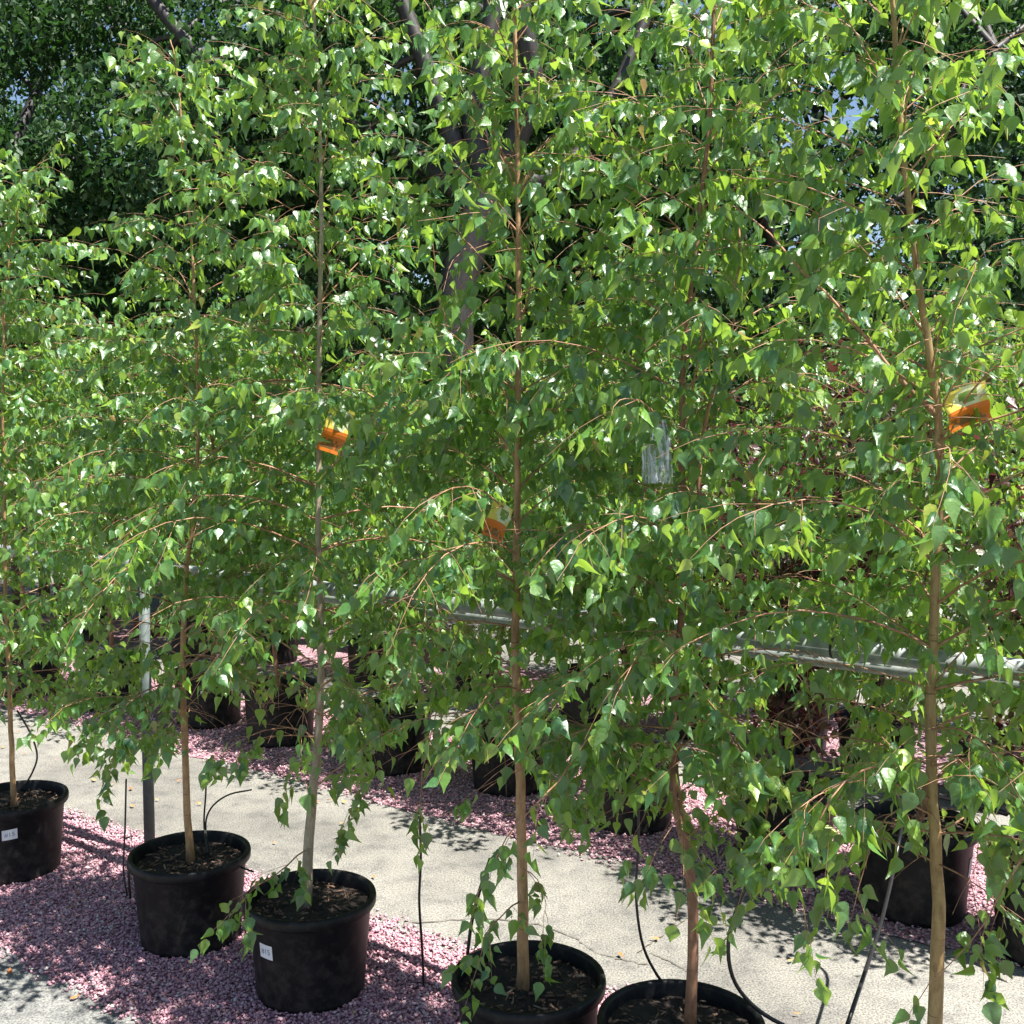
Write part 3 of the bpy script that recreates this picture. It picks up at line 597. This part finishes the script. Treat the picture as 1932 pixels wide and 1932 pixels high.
# ------------------------------------------------------------------ tags and film
def card(name, c, w, h, roll, yaw, label, cat, group, bend=.012):
    t = thing(name, c, label, cat, group); t.rotation_euler = (R(8), R(roll), R(yaw))
    nx, nz = 12, 14; V = [((i / nx - .5) * w, bend * math.sin(i / nx * 3.1) + .004 * math.sin(j * .8), (j / nz - .5) * h) for j in range(nz + 1) for i in range(nx + 1)]
    me = bpy.data.meshes.new('card'); F = [(j * (nx + 1) + i, j * (nx + 1) + i + 1, (j + 1) * (nx + 1) + i + 1, (j + 1) * (nx + 1) + i) for j in range(nz) for i in range(nx)]
    me.from_pydata(V, [], F); rg = random.Random(3)
    for k in (M_ty, M_tg, M_to, M_tb, M_tw): me.materials.append(k)
    for p in me.polygons:
        i, j = p.index % nx, p.index // nx; m_ = 0
        if j < 4: m_ = 3 if (0 < i < nx - 1 and 0 < j and rg.random() < .7) else 2
        elif j < 7: m_ = 2
        else:
            d = math.hypot((i - 7) / 3.2, (j - 9.6) / 2.6)
            m_ = 1 if d < .85 else (4 if d < 1.35 else 0)
        p.material_index = m_
    me.update(); link('card', me, None, t); tb = Tubes(); return t
def tie(t, P):
    tb = Tubes(); loc = Vector(t.location); M = t.rotation_euler.to_matrix().inverted()
    tb.add([M @ (p - loc) for p in smooth_path(P, 8)], .0012, 5); link('tie', tb.mesh('tie'), M_tw, t)
GT = 'orange and yellow plant tags tied to the front birches'
t = card('plant_tag', at(1826, 768, YF - .12), .098, .085, -20, 8, 'large orange and yellow plant tag on the olive trunk birch', 'tag', GT); tie(t, [at(1772, 740, YF), at(1795, 745, YF - .08), at(1800, 760, YF - .12)])
t = card('plant_tag', at(938, 985, YD - .10), .062, .105, 24, -20, 'orange plant tag left of the straight middle trunk', 'tag', GT); tie(t, [at(973, 1020, YD), at(950, 1022, YD - .06), at(925, 1015, YD - .1)])
t = card('plant_tag', at(634, 812, YC - .12), .08, .15, 18, 25, 'orange and yellow plant tag right of the pale grey trunk', 'tag', GT); tie(t, [at(602, 800, YC), at(615, 790, YC - .06), at(622, 800, YC - .1)])
c = at(1240, 852, YE - .22); rgf = random.Random(9); nx, nz = 10, 16
V = [((i / nx - .5) * .07 * (.55 + .45 * min(1, (nz - j) / 6)), .014 * math.sin(i * 2.3 + j * .35) + rgf.uniform(-.006, .006), (j / nz - .5) * .15) for j in range(nz + 1) for i in range(nx + 1)]
F = np.array([(j * (nx + 1) + i, j * (nx + 1) + i + 1, (j + 1) * (nx + 1) + i + 1, (j + 1) * (nx + 1) + i) for j in range(nz) for i in range(nx)])
o = link('plastic_sleeve', mesh_np('plastic_sleeve', V, [F]), M_film); o.location = c; tag(o, 'crinkled clear plastic sleeve hanging in the leaves beside the forked birch', 'plastic sleeve')

# ------------------------------------------------------------------ things far left behind
t = thing('potting_bench', gnd(60, 1150), 'dark timber bench beyond the rail at the left edge', 'bench'); 
V, F = boxes([(-1.6, .5, -.4, .4, .62, .68)]); link('bench_top', mesh_np('bench_top', V, [F]), M_wood, t)
for x in (-1.5, -.05, .4):
    for y in (-.35, .3):
        V, F = boxes([(x, x + .09, y, y + .09, 0, .617)]); link('leg', mesh_np('leg', V, [F]), M_wood, t)
p = gnd(280, 1200); V, F = boxes([(-.13, .13, -.1, .1, 0, .09), (-.12, .14, -.1, .1, .093, .18)]); o = link('brick_stack', mesh_np('brick_stack', V, [F]), M_brick); o.location = p; o.rotation_euler = (0, 0, .3); tag(o, 'two dark red bricks stacked on gravel behind the metal post', 'bricks')

# ------------------------------------------------------------------ big trees behind
def big_crown(seed, clumps, n_per, leaf=(.06, .11)):
    rg = np.random.default_rng(seed); P = []; Dn = []
    for (c, r_) in clumps:
        k = int(n_per * (r_ / .8) ** 2); v = rg.normal(size=(k, 3)); v /= np.linalg.norm(v, axis=1, keepdims=True); v *= (rg.uniform(.25, 1, k) ** .5)[:, None] * r_
        v[:, 2] *= .62; v += rg.normal(0, .05, (k, 3)); P.append(v + np.array(c)); d = rg.normal(size=(k, 3)) * .7; d[:, 2] -= .7; Dn.append(d)
    P = np.concatenate(P); Dn = np.concatenate(Dn); return leaves_mesh('crown', P, Dn, seed, leaf, 2, wide=.8)
def big_tree(x, y, trunk, limbs, seed, cx, cy, cz, ncl, n_per, label, cat='tree', name='shade_tree', group='tall trees behind the rows', r_cl=(.5, 1.1), leaf=(.06, .11), sub=True):
    t = thing(name, (x, y, 0), label, cat, group); o0 = Vector((x, y, 0)); rg = random.Random(seed)
    tb = Tubes(); tp_, rr = trunk; P = smooth_path(tp_, 18); tb.add([p - o0 for p in P], [rr[0] + (rr[1] - rr[0]) * i / 17 for i in range(18)], 14); link('trunk', tb.mesh('trunk'), M_oldbark, t)
    tips = []
    for lp, lr in limbs:
        tb = Tubes(); P = smooth_path(lp, 16); tb.add([p - o0 for p in P], [lr[0] + (lr[1] - lr[0]) * i / 15 for i in range(16)], 10); link('limb', tb.mesh('limb'), M_oldbark, t); tips += [P[9], P[12], P[-1]]
    cl = []
    for i in range(ncl):
        v = Vector((rg.gauss(0, 1), rg.gauss(0, 1), rg.gauss(0, 1))).normalized() * rg.uniform(.35, 1) ** .6
        cl.append(((cx[0] + v.x * cx[1] - x, cy[0] + v.y * cy[1] - y, cz[0] + v.z * cz[1]), rg.uniform(*r_cl)))
    if sub:
        tb = Tubes()
        for c, r_ in cl:
            if tips:
                q = min(tips, key=lambda p: (p - o0 - Vector(c)).length) - o0; mid = q.lerp(Vector(c), .5) + Vector((0, 0, .2)); tb.add(smooth_path([q, mid, Vector(c)], 7), [.035 * (1 - .12 * j) for j in range(7)], 5, cap=False)
        if tips: link('boughs', tb.mesh('boughs'), M_oldbark, t)
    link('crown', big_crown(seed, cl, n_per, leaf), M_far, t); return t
YT = 9.0
tr = [at(800, 1175, YT), at(845, 900, YT), at(858, 700, YT), at(862, 540, YT), at(915, 380, YT), at(925, 330, YT)]; tr[0].z = 0
tree_x, tree_y = tr[0].x, YT
big_tree(tree_x, tree_y, (tr, (.16, .15)),
  [([at(922, 350, YT), at(895, 250, YT), at(905, 150, YT), at(925, 60, YT), at(930, -100, YT)], (.12, .06)),
   ([at(925, 350, YT), at(980, 250, YT - .1), at(1005, 150, YT - .2), at(985, 30, YT - .3), at(960, -150, YT - .3)], (.11, .06)),
   ([at(930, 370, YT), at(1010, 340, YT), at(1100, 280, YT + .2), at(1210, 60, YT + .4), at(1260, -150, YT + .5)], (.08, .04)),
   ([at(900, 420, YT), at(850, 250, YT), at(780, 60, YT), at(700, -160, YT)], (.10, .05)),
   ([at(905, 380, YT), at(700, 250, YT + .5), at(420, 140, YT + .8), at(240, -60, YT + 1)], (.11, .05))],
  71, (-1.0, 3.2), (11.0, 1.9), (5.0, 2.2), 70, 900, 'big old tree with thick dark forking trunk behind the birches')
def simple_big(x, y, h, rad, seed, label, ncl=60, n_per=1000, low=1.4):
    rg = random.Random(seed); b_ = Vector((x, y, 0)); top = Vector((x + rg.uniform(-.3, .3), y, low + .8))
    limbs = []
    for i in range(5):
        a = i * 1.26 + rg.uniform(-.3, .3); e = Vector((x + math.cos(a) * rad * .75, y + math.sin(a) * rad * .6, h * rg.uniform(.6, .95)))
        limbs.append(([top, top.lerp(e, .5) + Vector((0, 0, .3)), e], (.11, .04)))
    return big_tree(x, y, ([b_, b_.lerp(top, .5) + Vector((.08, 0, 0)), top], (.2, .15)), limbs, seed, (x, rad), (y, rad * .8), ((h + low) / 2 + .3, (h - low) / 2 + .2), ncl, n_per, label)
simple_big(-6.2, 11.5, 7.5, 3.0, 81, 'dense dark tree at the upper left')
simple_big(3.6, 11.5, 6.6, 3.1, 82, 'lighter green tree at the upper right, sky gaps above it', 60, 1000)
simple_big(-2.4, 15.5, 8.2, 3.6, 83, 'tree farther back behind the dark forking trunk', 66, 900, 1.)
simple_big(-9.5, 17., 8, 3.8, 84, 'far tree behind the upper left corner', 60, 900, .8)
simple_big(7.8, 14.5, 8.6, 3.8, 85, 'far tree behind the upper right corner', 60, 900, .8)
simple_big(2.6, 17.5, 7.4, 3.6, 86, 'far low tree behind right of centre', 60, 900, .6)
# hedge closing the view
rg_ = np.random.default_rng(5); k = 70000; hx = rg_.uniform(-17, 17, k); P = np.stack([hx, 21 + rg_.normal(0, .5, k), rg_.uniform(0, 1, k) ** .8 * (5.2 + .5 * np.sin(hx * 1.3))], 1); Dn = rg_.normal(size=(k, 3)); Dn[:, 2] -= .6
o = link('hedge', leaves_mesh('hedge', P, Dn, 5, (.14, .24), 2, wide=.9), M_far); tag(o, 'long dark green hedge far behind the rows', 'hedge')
# fallen leaves
rg_ = np.random.default_rng(12); k = 260; s = rg_.uniform(-3, 7, k); n_ = rg_.uniform(a0 - .6, b1, k); P = np.stack([D.x * s + NR.x * n_, D.y * s + NR.y * n_, np.full(k, .022)], 1); Dn = rg_.normal(size=(k, 3)); Dn[:, 2] *= .15
me = leaves_mesh('fallen_leaves', P, Dn, 3, (.02, .045), 1); c = np.empty(len(me.vertices) * 3, np.float32); me.vertices.foreach_get('co', c); c = c.reshape(-1, 3); c[:, 2] = .012 + np.abs(c[:, 2] - .022) * .35; me.vertices.foreach_set('co', c.ravel()); me.update()
me.attributes['leaf_tone'].name = 'chip_tone'
o = link('fallen_leaves', me, M_litter); o['kind'] = 'stuff'; o['label'] = 'scattered dry fallen leaves on the concrete and gravel'
